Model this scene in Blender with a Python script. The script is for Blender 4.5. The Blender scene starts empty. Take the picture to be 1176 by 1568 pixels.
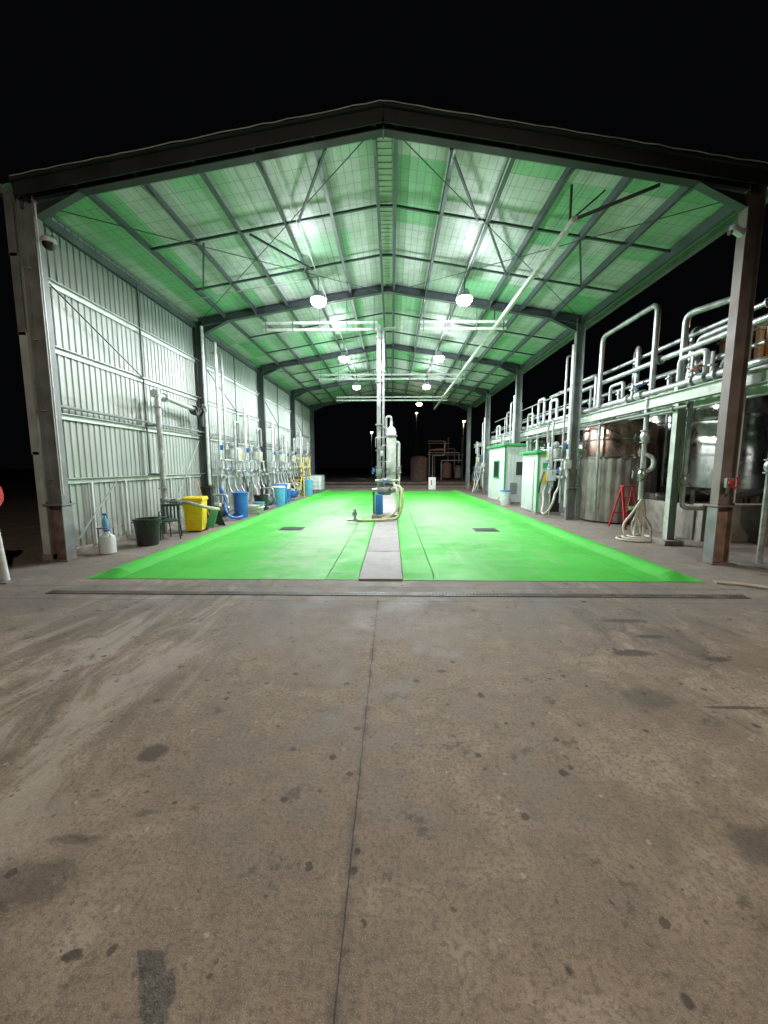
import bpy, bmesh, math, random
from mathutils import Vector, Matrix, Euler
random.seed(7)
sc=bpy.context.scene
sc.view_settings.view_transform='Standard'
sc.view_settings.look='None'
sc.view_settings.exposure=0
R=math.radians

# ---------------------------------------------------------------- materials
def nn(nt,t,**k):
    n=nt.nodes.new(t)
    for a,b in k.items(): setattr(n,a,b)
    return n
def setin(nt,sock,v):
    if hasattr(v,'is_linked') : nt.links.new(v,sock)
    else: sock.default_value=v
def mth(nt,op,a,b=None,c=None,clamp=False):
    n=nn(nt,'ShaderNodeMath',operation=op); n.use_clamp=clamp
    setin(nt,n.inputs[0],a)
    if b is not None: setin(nt,n.inputs[1],b)
    if c is not None: setin(nt,n.inputs[2],c)
    return n.outputs[0]
def mix(nt,f,a,b,blend='MIX'):
    n=nn(nt,'ShaderNodeMix',data_type='RGBA',blend_type=blend)
    setin(nt,n.inputs[0],f)
    setin(nt,n.inputs[6],a if hasattr(a,'is_linked') else (*a[:3],1))
    setin(nt,n.inputs[7],b if hasattr(b,'is_linked') else (*b[:3],1))
    return n.outputs[2]
def noise(nt,vec,scale,detail=4,rough=.55,dist=0):
    n=nn(nt,'ShaderNodeTexNoise'); n.inputs['Scale'].default_value=scale
    n.inputs['Detail'].default_value=detail; n.inputs['Roughness'].default_value=rough
    n.inputs['Distortion'].default_value=dist
    nt.links.new(vec,n.inputs['Vector']); return n.outputs['Fac']
def ss(nt,v,a,b,lo=0,hi=1):
    n=nn(nt,'ShaderNodeMapRange',interpolation_type='SMOOTHSTEP')
    setin(nt,n.inputs[0],v)
    n.inputs[1].default_value=a;n.inputs[2].default_value=b;n.inputs[3].default_value=lo;n.inputs[4].default_value=hi
    return n.outputs[0]
def mapping(nt,vec,scale=(1,1,1),rot=(0,0,0),loc=(0,0,0)):
    n=nn(nt,'ShaderNodeMapping'); nt.links.new(vec,n.inputs[0])
    n.inputs['Scale'].default_value=scale;n.inputs['Rotation'].default_value=rot;n.inputs['Location'].default_value=loc
    return n.outputs[0]
def base(name):
    m=bpy.data.materials.new(name); m.use_nodes=True
    nt=m.node_tree; nt.nodes.clear()
    o=nn(nt,'ShaderNodeOutputMaterial'); p=nn(nt,'ShaderNodeBsdfPrincipled')
    nt.links.new(p.outputs[0],o.inputs[0])
    tc=nn(nt,'ShaderNodeTexCoord')
    return m,nt,p,tc.outputs['Object']
def bump(nt,p,h,strength=.3,dist=.01):
    b=nn(nt,'ShaderNodeBump'); b.inputs['Strength'].default_value=strength; b.inputs['Distance'].default_value=dist
    nt.links.new(h,b.inputs['Height']); nt.links.new(b.outputs[0],p.inputs['Normal'])
def mk(name,col,rough=.5,metal=0,var=.18,scale=4,dirt=None,dirtamt=.5,bmp=0,streak=False):
    m,nt,p,co=base(name)
    n=noise(nt,co,scale,4)
    c=mix(nt,ss(nt,n,.3,.7),[x*(1-var) for x in col],[min(1,x*(1+var)) for x in col])
    if dirt:
        v=mapping(nt,co,(3,3,.5)) if streak else co
        d=noise(nt,v,scale*1.7,5,.65)
        c=mix(nt,mth(nt,'MULTIPLY',ss(nt,d,.5,.72),dirtamt),c,dirt)
    nt.links.new(c,p.inputs['Base Color'])
    nt.links.new(ss(nt,n,.3,.7,max(.05,rough-.1),min(1,rough+.12)),p.inputs['Roughness'])
    p.inputs['Metallic'].default_value=metal
    if bmp: bump(nt,p,noise(nt,co,scale*12,3),bmp,.005)
    return m
def emis(name,col,s):
    m=bpy.data.materials.new(name); m.use_nodes=True; nt=m.node_tree; nt.nodes.clear()
    o=nn(nt,'ShaderNodeOutputMaterial'); e=nn(nt,'ShaderNodeEmission')
    e.inputs[0].default_value=(*col,1); e.inputs[1].default_value=s
    nt.links.new(e.outputs[0],o.inputs[0])
    try: m.cycles.emission_sampling='NONE'
    except Exception: pass
    return m

M={}
M['steel_grey']=mk('painted_steel_grey',(.20,.22,.225),.5,.1,.2,3,(.16,.09,.05),.5)
M['steel_post']=mk('weathered_grey_post',(.20,.215,.22),.55,.1,.25,2.5,(.22,.15,.11),.55)
M['steel_dark']=mk('painted_steel_dark',(.055,.07,.075),.5,.1,.2,3,(.12,.08,.05),.3)
M['fascia']=mk('fascia_steel',(.022,.027,.027),.7,0,.25,2,(.015,.015,.015),.4)
M['purlin']=mk('galvanised_purlin',(.07,.095,.095),.45,.3,.2,2)
M['strip_light']=mk('ridge_strip_white',(.55,.58,.55),.5,.1,.1,2)
M['girt']=mk('galvanised_girt',(.56,.59,.59),.45,.2,.12,3,(.3,.28,.25),.4)
M['rust']=mk('rusty_primer',(.20,.145,.125),.75,0,.35,5,(.10,.07,.055),.7,.2)
M['rustr']=mk('faded_rust_stub',(.25,.165,.12),.75,0,.35,5,(.19,.185,.18),.85,.2)
M['rustpost']=mk('faded_red_primer_post',(.19,.155,.145),.6,0,.25,3,(.24,.135,.09),.6,.1)
M['pipe']=mk('galvanised_pipe',(.44,.46,.46),.38,.5,.2,6,(.2,.16,.12),.6)
M['pipew']=mk('white_pipe',(.64,.66,.64),.42,0,.15,5,(.3,.25,.19),.5)
M['stain']=mk('stainless_steel',(.42,.41,.40),.22,.92,.18,1.5,(.22,.18,.14),.6)
M['copper']=mk('heat_tinted_stainless',(.36,.23,.18),.25,.88,.3,1.2,(.36,.34,.32),.9)
M['ribbed']=mk('weathered_ribbed_cladding',(.27,.245,.22),.4,.5,.3,2,(.14,.085,.06),.7,streak=True)
M['cream']=mk('cream_green_beam_paint',(.44,.50,.44),.5,0,.15,4,(.24,.2,.14),.55)
M['white']=mk('white_painted_panel',(.58,.62,.61),.5,0,.08,2,(.35,.33,.28),.4,streak=True)
M['green']=mk('green_trim_paint',(.05,.34,.11),.45,0,.15,3,(.05,.12,.05),.4)
M['black']=mk('black_plastic',(.018,.019,.02),.45,0,.3,8,(.08,.07,.06),.4)
M['dgreen']=mk('dark_green_plastic',(.03,.075,.06),.45,0,.2,8)
M['yellow']=mk('yellow_plastic',(.78,.56,.01),.4,0,.08,5,(.4,.3,.08),.4)
M['blue']=mk('blue_plastic',(.03,.15,.48),.38,0,.15,6,(.1,.12,.15),.4)
M['lblue']=mk('light_blue_plastic',(.10,.36,.55),.4,0,.12,6,(.2,.25,.27),.4)
M['red']=mk('red_paint',(.50,.025,.03),.4,0,.15,6,(.2,.03,.03),.3)
M['hose']=mk('white_rubber_hose',(.55,.52,.43),.55,0,.12,8,(.25,.2,.15),.6)
M['yhose']=mk('yellow_rubber_hose',(.52,.50,.27),.5,0,.15,8,(.2,.18,.12),.5)
M['jug']=mk('milky_plastic',(.66,.70,.72),.35,0,.06,6)
M['conc']=mk('old_concrete',(.28,.25,.22),.85,0,.2,3,(.12,.10,.08),.6,.4)
M['kerb']=mk('kerb_concrete',(.36,.30,.25),.8,0,.2,4,(.2,.15,.1),.6,.3)
M['orange']=mk('orange_paint',(.60,.22,.05),.5,0,.15,3)
M['iron']=mk('cast_iron_grate',(.11,.10,.09),.6,.2,.3,2,(.26,.21,.17),.85)
M['glass']=mk('dark_window_glass',(.03,.04,.045),.08,0,.1,2)
M['skin']=mk('skin',(.52,.32,.23),.55,0,.1,10)
M['shirt']=mk('work_shirt_cloth',(.08,.10,.16),.9,0,.15,10)
M['trouser']=mk('work_trouser_cloth',(.04,.045,.06),.9,0,.15,10)
M['hair']=mk('dark_hair',(.03,.02,.015),.7,0,.2,20)
M['lens']=emis('lamp_lens_cool',(.86,.95,1),60)
M['lensw']=emis('lamp_lens_warm',(1,.75,.45),25)

def wallmat():
    m,nt,p,co=base('ribbed_wall_sheet')
    n1=noise(nt,co,.6,5,.6)
    n2=noise(nt,mapping(nt,co,(1,2.5,.25)),2.2,6,.65)
    c=mix(nt,ss(nt,n1,.3,.7),(.34,.375,.355),(.44,.47,.45))
    sep=nn(nt,'ShaderNodeSeparateXYZ'); nt.links.new(co,sep.inputs[0])
    wn=nn(nt,'ShaderNodeTexWhiteNoise',noise_dimensions='1D'); nt.links.new(mth(nt,'FLOOR',mth(nt,'DIVIDE',sep.outputs[1],.76)),wn.inputs['W'])
    c=mix(nt,mth(nt,'MULTIPLY',wn.outputs[0],.28),c,(.28,.31,.29))
    c=mix(nt,mth(nt,'MULTIPLY',ss(nt,n2,.48,.72),.5),c,(.23,.225,.19))
    low=ss(nt,sep.outputs[2],.0,1.1,1,0)
    n3=noise(nt,co,3.5,6,.7)
    c=mix(nt,mth(nt,'MULTIPLY',low,ss(nt,n3,.36,.62,0,.8)),c,(.17,.145,.11))
    n4=noise(nt,mapping(nt,co,(1,.35,1.3)),1.3,4,.6)
    band=mth(nt,'MULTIPLY',ss(nt,sep.outputs[2],2.2,2.8),ss(nt,sep.outputs[2],3.0,3.5,1,0))
    c=mix(nt,mth(nt,'MULTIPLY',band,ss(nt,n4,.48,.66,0,.65)),c,(.15,.155,.13))
    up_shade=ss(nt,sep.outputs[2],4.9,5.1,0,.5)  # shade above the lamps' cutoff, painted into the top of the wall
    c=mix(nt,up_shade,c,(.13,.19,.16))
    nt.links.new(c,p.inputs['Base Color'])
    p.inputs['Roughness'].default_value=.45; p.inputs['Metallic'].default_value=.1
    return m
M['wall']=wallmat()
def foilmat():
    m,nt,p,co=base('roof_insulation_foil_with_mesh')
    sep=nn(nt,'ShaderNodeSeparateXYZ'); nt.links.new(co,sep.inputs[0])
    def line(s,period,w):
        f=mth(nt,'FRACT',mth(nt,'DIVIDE',s,period))
        return mth(nt,'LESS_THAN',f,w/period)
    g=mth(nt,'MAXIMUM',line(sep.outputs[0],.15,.012),line(sep.outputs[1],.30,.014))
    seam=line(mth(nt,'ADD',sep.outputs[0],.3),1.22,.03)
    fx=mth(nt,'FLOOR',mth(nt,'DIVIDE',sep.outputs[0],.97)); fy=mth(nt,'FLOOR',mth(nt,'DIVIDE',sep.outputs[1],1.88))
    cb=nn(nt,'ShaderNodeCombineXYZ'); nt.links.new(fx,cb.inputs[0]); nt.links.new(fy,cb.inputs[1])
    wn=nn(nt,'ShaderNodeTexWhiteNoise',noise_dimensions='2D'); nt.links.new(cb.outputs[0],wn.inputs['Vector'])
    big=noise(nt,co,.33,3,.5)
    f=mth(nt,'ADD',mth(nt,'MULTIPLY',wn.outputs[0],.5),mth(nt,'MULTIPLY',big,.5))
    c=mix(nt,ss(nt,f,.45,.70),(.56,.58,.58),(.22,.52,.28))  # greenish panels: green light bounced off the mat, painted in further
    c=mix(nt,ss(nt,noise(nt,co,2.5,5,.6),.35,.7,0,.4),c,(.28,.32,.30))
    c=mix(nt,mth(nt,'MULTIPLY',g,.55),c,(.10,.13,.11))
    c=mix(nt,mth(nt,'MULTIPLY',seam,.5),c,(.14,.16,.15))
    nt.links.new(c,p.inputs['Base Color'])
    p.inputs['Metallic'].default_value=.15
    nt.links.new(ss(nt,noise(nt,co,1.5,3),.3,.7,.45,.65),p.inputs['Roughness'])
    bump(nt,p,noise(nt,mapping(nt,co,(1,.4,1)),4,4),.5,.04)
    return m
M['foil']=foilmat()
def matgreen():
    m,nt,p,co=base('green_coated_floor')
    n1=noise(nt,co,.45,5,.6); n2=noise(nt,mapping(nt,co,(2.2,.35,1)),1.3,6,.65); n3=noise(nt,co,14,5,.6)
    c=mix(nt,ss(nt,n1,.3,.7),(.045,.42,.035),(.07,.52,.055))
    c=mix(nt,ss(nt,n2,.5,.74,0,.4),c,(.24,.48,.20))
    c=mix(nt,ss(nt,n3,.5,.75,0,.22),c,(.04,.26,.04))
    sep=nn(nt,'ShaderNodeSeparateXYZ'); nt.links.new(co,sep.inputs[0])
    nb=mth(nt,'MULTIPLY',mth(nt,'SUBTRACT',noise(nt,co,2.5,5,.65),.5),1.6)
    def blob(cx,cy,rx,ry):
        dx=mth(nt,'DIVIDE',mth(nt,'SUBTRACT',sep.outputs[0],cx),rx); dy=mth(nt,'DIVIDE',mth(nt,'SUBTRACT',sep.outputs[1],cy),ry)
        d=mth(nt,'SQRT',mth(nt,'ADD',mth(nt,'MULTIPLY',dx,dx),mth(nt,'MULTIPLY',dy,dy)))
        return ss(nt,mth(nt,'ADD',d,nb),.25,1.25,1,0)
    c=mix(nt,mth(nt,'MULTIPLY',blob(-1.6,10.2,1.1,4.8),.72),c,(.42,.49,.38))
    c=mix(nt,mth(nt,'MULTIPLY',blob(-2.8,16,1.3,6),.5),c,(.38,.52,.36))  # whitish lane centre: lamp sheen painted into the coating colour
    c=mix(nt,mth(nt,'MULTIPLY',blob(1.9,14,1.8,7),.5),c,(.36,.54,.34))  # right lane likewise, lamp sheen painted in
    d4=noise(nt,mapping(nt,co,(1,.6,1),(0,0,.3)),1.9,6,.7)
    c=mix(nt,ss(nt,d4,.56,.74,0,.3),c,(.09,.24,.07))
    st=noise(nt,mapping(nt,co,(5,.25,1)),1.2,4,.6)
    c=mix(nt,ss(nt,st,.58,.70,0,.15),c,(.10,.18,.08))
    ax=mth(nt,'ABSOLUTE',mth(nt,'ADD',sep.outputs[0],.165))
    for d0 in (.83,3.93): 
        c=mix(nt,ss(nt,mth(nt,'ABSOLUTE',mth(nt,'SUBTRACT',ax,d0)),.0,.025,.4,0),c,(.04,.13,.04))
    nt.links.new(c,p.inputs['Base Color'])
    p.inputs['Specular IOR Level'].default_value=.32
    nt.links.new(ss(nt,noise(nt,co,1.1,5),.3,.7,.50,.72),p.inputs['Roughness'])
    bump(nt,p,noise(nt,co,40,3),.15,.004)
    return m
M['mat']=matgreen()
def concrete(name):
    m,nt,p,co=base(name)
    sep=nn(nt,'ShaderNodeSeparateXYZ'); nt.links.new(co,sep.inputs[0])
    X,Y=sep.outputs[0],sep.outputs[1]
    n0=noise(nt,co,.35,4,.6); n1=noise(nt,co,1.7,7,.68,.3); n2=noise(nt,co,8,6,.7); n3=noise(nt,co,45,4,.65); n5=noise(nt,co,190,2,.6)
    c=mix(nt,ss(nt,n0,.35,.65),(.255,.19,.14),(.33,.262,.20))
    c=mix(nt,ss(nt,n1,.44,.60,0,.6),c,(.175,.132,.10))
    c=mix(nt,ss(nt,n1,.47,.36,0,.55),c,(.41,.345,.28))
    c=mix(nt,ss(nt,n2,.47,.64,0,.5),c,(.165,.128,.10))
    c=mix(nt,ss(nt,n3,.45,.64,0,.6),c,(.115,.09,.07))
    c=mix(nt,ss(nt,n5,.52,.68,0,.5),c,(.42,.36,.30))
    wv=mapping(nt,co,(1.5,.45,1),(0,0,R(-14)))
    st=noise(nt,wv,1.7,8,.72,.9)
    left=mth(nt,'MULTIPLY',ss(nt,X,-1.2,-2.2),ss(nt,X,-4.4,-3.2))
    c=mix(nt,mth(nt,'MULTIPLY',left,ss(nt,st,.47,.58,0,.6)),c,(.45,.40,.35))
    c=mix(nt,mth(nt,'MULTIPLY',left,ss(nt,st,.48,.38,0,.6)),c,(.11,.09,.075))
    st2=noise(nt,mapping(nt,co,(1.4,.6,1),(0,0,R(20)),(4,2,0)),1.9,8,.74,.9)
    right=mth(nt,'MULTIPLY',ss(nt,X,1.3,2.2),ss(nt,X,4.6,3.5))
    c=mix(nt,mth(nt,'MULTIPLY',right,ss(nt,st2,.51,.60,0,.65)),c,(.105,.088,.075))
    c=mix(nt,mth(nt,'MULTIPLY',right,ss(nt,st2,.44,.36,0,.5)),c,(.43,.38,.33))
    far=ss(nt,Y,3.2,4.8)  # damp near the drain, plus cool shed light painted in as grey
    c=mix(nt,mth(nt,'MULTIPLY',far,ss(nt,noise(nt,mapping(nt,co,(.6,1.5,1)),2.0,6,.65),.38,.58,.2,.7)),c,(.16,.15,.145))
    dl=noise(nt,mapping(nt,co,(1,1,1),(0,0,0),(7,1,0)),3.6,8,.78)
    c=mix(nt,mth(nt,'MULTIPLY',ss(nt,dl,.57,.63,0,.7),ss(nt,n1,.40,.52)),c,(.085,.068,.053))
    def spots(scale,thr,seed,amt,keep):
        v=nn(nt,'ShaderNodeTexVoronoi',feature='F1'); v.inputs['Scale'].default_value=scale
        vv=mapping(nt,co,(1,1,0),(0,0,0),(seed,seed*.7,0))
        va=nn(nt,'ShaderNodeVectorMath',operation='ADD'); nz=nn(nt,'ShaderNodeTexNoise'); nz.inputs['Scale'].default_value=scale*5
        nt.links.new(vv,nz.inputs['Vector']); sc_=nn(nt,'ShaderNodeVectorMath',operation='SCALE'); sc_.inputs[3].default_value=.2/scale
        nt.links.new(nz.outputs['Color'],sc_.inputs[0]); nt.links.new(vv,va.inputs[0]); nt.links.new(sc_.outputs[0],va.inputs[1])
        nt.links.new(va.outputs[0],v.inputs['Vector'])
        s3=nn(nt,'ShaderNodeSeparateColor'); nt.links.new(v.outputs['Color'],s3.inputs[0])
        size=mth(nt,'MULTIPLY',mth(nt,'POWER',s3.outputs[0],2),thr)
        d=mth(nt,'SUBTRACT',v.outputs['Distance'],size)
        k=mth(nt,'LESS_THAN',s3.outputs[1],keep)
        return mth(nt,'MULTIPLY',mth(nt,'MULTIPLY',ss(nt,d,-.02,.03,1,0),k),amt)
    c=mix(nt,spots(3.4,.13,3.1,.85,.8),c,(.045,.036,.03))
    c=mix(nt,spots(8,.19,9.7,.75,.65),c,(.05,.04,.032))
    c=mix(nt,spots(19,.22,1.7,.6,.5),c,(.07,.055,.043))
    c=mix(nt,spots(13,.18,5.2,.45,.35),c,(.50,.45,.40))
    wob=mth(nt,'MULTIPLY',mth(nt,'SUBTRACT',noise(nt,co,9,6,.7),.5),1.5)
    for (cx,cy,rx,ry,a) in [(-1.42,2.09,.09,.09,.75),(1.70,1.56,.17,.15,.55),(-1.50,1.36,.22,.11,.5),(2.48,2.6,.26,.02,.8),
            (-1.45,1.55,.13,.03,.5),(2.2,3.4,.2,.07,.8),(2.6,3.75,.16,.05,.7),(2.9,3.3,.14,.05,.8),(2.55,4.15,.3,.06,.6),(.95,1.06,.022,.025,.9),(1.9,2.7,.2,.14,.45),(-.15,1.52,.02,.02,.95),(-.16,1.44,.02,.02,.9),(-.55,1.78,.022,.02,.9),(.2,2.9,.03,.03,.85),(.42,3.05,.05,.02,.8),(-1.1,1.75,.02,.015,.8)]:
        dx=mth(nt,'DIVIDE',mth(nt,'SUBTRACT',X,cx),rx); dy=mth(nt,'DIVIDE',mth(nt,'SUBTRACT',Y,cy),ry)
        d=mth(nt,'SQRT',mth(nt,'ADD',mth(nt,'MULTIPLY',dx,dx),mth(nt,'MULTIPLY',dy,dy)))
        c=mix(nt,mth(nt,'MULTIPLY',ss(nt,mth(nt,'ADD',d,wob),.6,1.15,1,0),a),c,(.05,.04,.033))
    jx=mth(nt,'ADD',X,mth(nt,'ADD',.175,mth(nt,'MULTIPLY',mth(nt,'SUBTRACT',noise(nt,co,6,3),.5),.016)))
    j=mth(nt,'MULTIPLY',mth(nt,'LESS_THAN',mth(nt,'ABSOLUTE',jx),.0030),mth(nt,'LESS_THAN',Y,4.8))
    edge=mth(nt,'MULTIPLY',mth(nt,'MULTIPLY',ss(nt,mth(nt,'ABSOLUTE',jx),.0,.04,.6,0),ss(nt,n2,.38,.62)),mth(nt,'LESS_THAN',Y,4.8))
    c=mix(nt,edge,c,(.09,.07,.055))
    c=mix(nt,mth(nt,'MULTIPLY',j,.8),c,(.035,.03,.025))
    for yy in (5.28,4.72):
        j2=mth(nt,'LESS_THAN',mth(nt,'ABSOLUTE',mth(nt,'SUBTRACT',Y,yy)),.007)
        c=mix(nt,mth(nt,'MULTIPLY',j2,.6),c,(.06,.05,.04))
    nt.links.new(c,p.inputs['Base Color'])
    nt.links.new(ss(nt,n1,.35,.7,.88,.62),p.inputs['Roughness'])
    h=mth(nt,'ADD',mth(nt,'MULTIPLY',n3,.8),mth(nt,'ADD',n2,mth(nt,'MULTIPLY',n5,.3)))
    h=mth(nt,'SUBTRACT',h,mth(nt,'MULTIPLY',j,2))
    bump(nt,p,h,.5,.009)
    return m
M['ground']=concrete('yard_concrete')
M['strip']=mk('island_concrete',(.33,.305,.30),.7,0,.15,2.5,(.20,.175,.16),.6,.3)

# ---------------------------------------------------------------- geometry helpers
def frame(d):
    d=Vector(d).normalized()
    u=Vector((0,0,1)) if abs(d.z)<.95 else Vector((1,0,0))
    a=d.cross(u).normalized(); b=d.cross(a).normalized()
    return a,b,d
def fillet(pts,rad,n=5):
    pts=[Vector(p) for p in pts]; out=[pts[0]]
    for i in range(1,len(pts)-1):
        p=pts[i]; a=pts[i-1]-p; b=pts[i+1]-p
        d=min(rad,a.length*.48,b.length*.48)
        a=p+a.normalized()*d; b=p+b.normalized()*d
        for k in range(n+1):
            t=k/n; out.append(a*(1-t)**2+p*2*t*(1-t)+b*t*t)
    out.append(pts[-1]); return out
def catmull(pts,n=8):
    P=[Vector(p) for p in pts]; P=[P[0]*2-P[1]]+P+[P[-1]*2-P[-2]]; out=[]
    for i in range(1,len(P)-2):
        for k in range(n):
            t=k/n;a,b,c,d=P[i-1],P[i],P[i+1],P[i+2]
            out.append(.5*((2*b)+(c-a)*t+(2*a-5*b+4*c-d)*t*t+(3*b-a-3*c+d)*t**3))
    out.append(P[-2]); return out
class G:
    def __init__(s,name,loc=(0,0,0),rz=0):
        s.name=name;s.loc=loc;s.rz=rz;s.p={}
    def add(s,part,mat,v,f):
        k=(part,mat)
        V,F=s.p.setdefault(k,([],[]))
        o=len(V); V.extend([tuple(x) for x in v]); F.extend([tuple(i+o for i in q) for q in f])
    def box(s,part,mat,c,size,rot=None,bev=0,taper=(1,1)):
        bm=bmesh.new(); bmesh.ops.create_cube(bm,size=1)
        for v in bm.verts:
            t=taper if v.co.z>0 else (1,1)
            v.co=Vector((v.co.x*size[0]*t[0],v.co.y*size[1]*t[1],v.co.z*size[2]))
        if bev: bmesh.ops.bevel(bm,geom=bm.edges[:],offset=bev,segments=2,affect='EDGES',profile=.6)
        m=Matrix.Translation(c)
        if rot: m=m@Euler(rot).to_matrix().to_4x4()
        bm.transform(m); bm.verts.ensure_lookup_table(); bm.verts.index_update()
        s.add(part,mat,[v.co[:] for v in bm.verts],[[v.index for v in f.verts] for f in bm.faces]); bm.free()
    def tube(s,part,mat,pts,r=.03,fil=None,seg=10,spline=False,closed=False,raw=False):
        if spline: P=catmull(pts)
        elif raw or len(pts)<3: P=[Vector(p) for p in pts]
        else: P=fillet(pts,fil if fil is not None else r*3)
        n=len(P); V=[];F=[]
        t0=(P[1]-P[0]).normalized(); a,b,_=frame(t0); 
        for i in range(n):
            if closed: t=(P[(i+1)%n]-P[i-1]).normalized()
            else:
                t=((P[i+1]-P[i]) if i==0 else (P[i]-P[i-1]) if i==n-1 else (P[i+1]-P[i-1])).normalized()
            a=(a-t*a.dot(t)); a=a.normalized() if a.length>1e-6 else frame(t)[0]
            b=t.cross(a)
            rr=r[i] if isinstance(r,(list,tuple)) else r
            for k in range(seg):
                q=2*math.pi*k/seg; V.append(P[i]+a*math.cos(q)*rr+b*math.sin(q)*rr)
        for i in range(n if closed else n-1):
            for k in range(seg):
                j=(i+1)%n
                F.append((i*seg+k,i*seg+(k+1)%seg,j*seg+(k+1)%seg,j*seg+k))
        if not closed:
            F.append(tuple(range(seg))[::-1]); F.append(tuple((n-1)*seg+k for k in range(seg)))
        s.add(part,mat,V,F)
    def lathe(s,part,mat,prof,c,axis=(0,0,1),seg=24,ribs=None):
        a,b,d=frame(axis); 
        if abs(d.z)>.95: a,b,d=Vector((1,0,0)),Vector((0,1,0)),Vector((0,0,1))*(1 if d.z>0 else -1)
        c=Vector(c);V=[];F=[]
        for (r,z) in prof:
            for k in range(seg):
                q=2*math.pi*k/seg; rr=r
                if ribs: rr=r+ribs*(1 if k%4 in(0,1) else 0)
                V.append(c+a*math.cos(q)*rr+b*math.sin(q)*rr+d*z)
        for i in range(len(prof)-1):
            for k in range(seg):
                F.append((i*seg+k,i*seg+(k+1)%seg,(i+1)*seg+(k+1)%seg,(i+1)*seg+k))
        if prof[0][0]>1e-4: F.append(tuple(range(seg))[::-1])
        if prof[-1][0]>1e-4: F.append(tuple((len(prof)-1)*seg+k for k in range(seg)))
        s.add(part,mat,V,F)
    def ibeam(s,part,mat,p0,p1,depth,width,side,tf=.014,tw=.009):
        p0=Vector(p0);p1=Vector(p1);d=(p1-p0).normalized(); sd=Vector(side).normalized(); u=d.cross(sd).normalized()
        w=width/2;h=depth/2
        prof=[(-w,-h),(w,-h),(w,-h+tf),(tw,-h+tf),(tw,h-tf),(w,h-tf),(w,h),(-w,h),(-w,h-tf),(-tw,h-tf),(-tw,-h+tf),(-w,-h+tf)]
        V=[p0+sd*x+u*y for x,y in prof]+[p1+sd*x+u*y for x,y in prof]; n=12
        F=[(i,(i+1)%n,n+(i+1)%n,n+i) for i in range(n)]
        for o,fl in ((0,1),(n,0)):
            for q in ((0,1,2,11),(10,3,4,9),(5,6,7,8)):
                q=tuple(o+i for i in q); F.append(q[::-1] if fl else q)
        s.add(part,mat,V,F)
    def bar(s,part,mat,p0,p1,w,h,side=None):
        p0=Vector(p0);p1=Vector(p1);d=(p1-p0).normalized()
        if side is None: a,b,_=frame(d)
        else:
            a=Vector(side).normalized(); b=d.cross(a).normalized()
        V=[p+a*x*w/2+b*y*h/2 for p in (p0,p1) for x,y in ((-1,-1),(1,-1),(1,1),(-1,1))]
        F=[(3,2,1,0),(4,5,6,7)]+[(i,(i+1)%4,4+(i+1)%4,4+i) for i in range(4)]
        s.add(part,mat,V,F)
    def flange(s,part,mat,c,axis,r,t=.03):
        s.lathe(part,mat,[(r,-t/2),(r,t/2)],c,axis,16)
    def valve(s,c,axis,r,hm='blue',body='pipe',hdir=(0,-1,0)):
        c=Vector(c); ax=Vector(axis).normalized()
        s.lathe('valve_body',body,[(r*1.0,-r*2),(r*1.6,-r*.9),(r*1.7,0),(r*1.6,r*.9),(r*1.0,r*2)],c,ax,14)
        s.flange('flanges',body,c-ax*r*2.2,ax,r*1.8,r*.45); s.flange('flanges',body,c+ax*r*2.2,ax,r*1.8,r*.45)
        hd=Vector(hdir).normalized(); e=c+hd*r*3.2
        s.tube('valve_stem','steel_dark',[c,e],r*.3,seg=6)
        a,b,_=frame(hd); 
        ring=[e+a*math.cos(q*math.pi/7)*r*1.5+b*math.sin(q*math.pi/7)*r*1.5 for q in range(14)]
        s.tube('handwheel',hm,ring,r*.22,seg=6,closed=True,raw=True)
        s.tube('handwheel',hm,[e-a*r*1.5,e+a*r*1.5],r*.18,seg=6)
    def finish(s):
        e=bpy.data.objects.new(s.name,None); e.empty_display_size=.3
        e.location=s.loc; e.rotation_euler=(0,0,s.rz); sc.collection.objects.link(e)
        for (part,mat),(V,F) in s.p.items():
            me=bpy.data.meshes.new(part); me.from_pydata(V,[],F); me.validate(); 
            bm=bmesh.new(); bm.from_mesh(me); bmesh.ops.recalc_face_normals(bm,faces=bm.faces[:]); bm.to_mesh(me); bm.free()
            for q in me.polygons: q.use_smooth=True
            me.set_sharp_from_angle(angle=R(36))
            me.materials.append(M[mat] if isinstance(mat,str) else mat)
            o=bpy.data.objects.new(part,me); sc.collection.objects.link(o); o.parent=e
        return e
def single(name,mat,V,F,smooth=False):
    me=bpy.data.meshes.new(name); me.from_pydata(V,[],F)
    bm=bmesh.new(); bm.from_mesh(me); bmesh.ops.recalc_face_normals(bm,faces=bm.faces[:]); bm.to_mesh(me); bm.free()
    if smooth:
        for q in me.polygons: q.use_smooth=True
        me.set_sharp_from_angle(angle=R(36))
    me.materials.append(M[mat]); o=bpy.data.objects.new(name,me); sc.collection.objects.link(o); return o

# ---------------------------------------------------------------- ground
single('ground','ground',[(-250,-150,0),(250,-150,0),(250,400,0),(-250,400,0)],[(0,1,2,3)])
def profsheet(name,mat,prof,ys,inset=.25):
    V=[];F=[];n=len(prof)
    rows=[(ys[0],0),(ys[0]+inset,1),(ys[1]-inset,1),(ys[1],0)]
    for y,k in rows:
        for x,z in prof: V.append((x,y,.005+(z-.005)*k))
    for r in range(3):
        for i in range(n-1): F.append((r*n+i,r*n+i+1,(r+1)*n+i+1,(r+1)*n+i))
    return single(name,mat,V,F,False)
def sm(x0,x1,h):
    n=10; return [(x0+(x1-x0)*i/n, .012+h*math.sin(math.pi*i/n)**1.3) for i in range(n+1)]
L=[(-4.66,.005)]+sm(-4.60,-4.10,.085)+[(-3.9,.012),(-1.0,.012)]+[(-.96,.045),(-.56,.05),(-.505,.03),(-.50,.005)]
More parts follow.
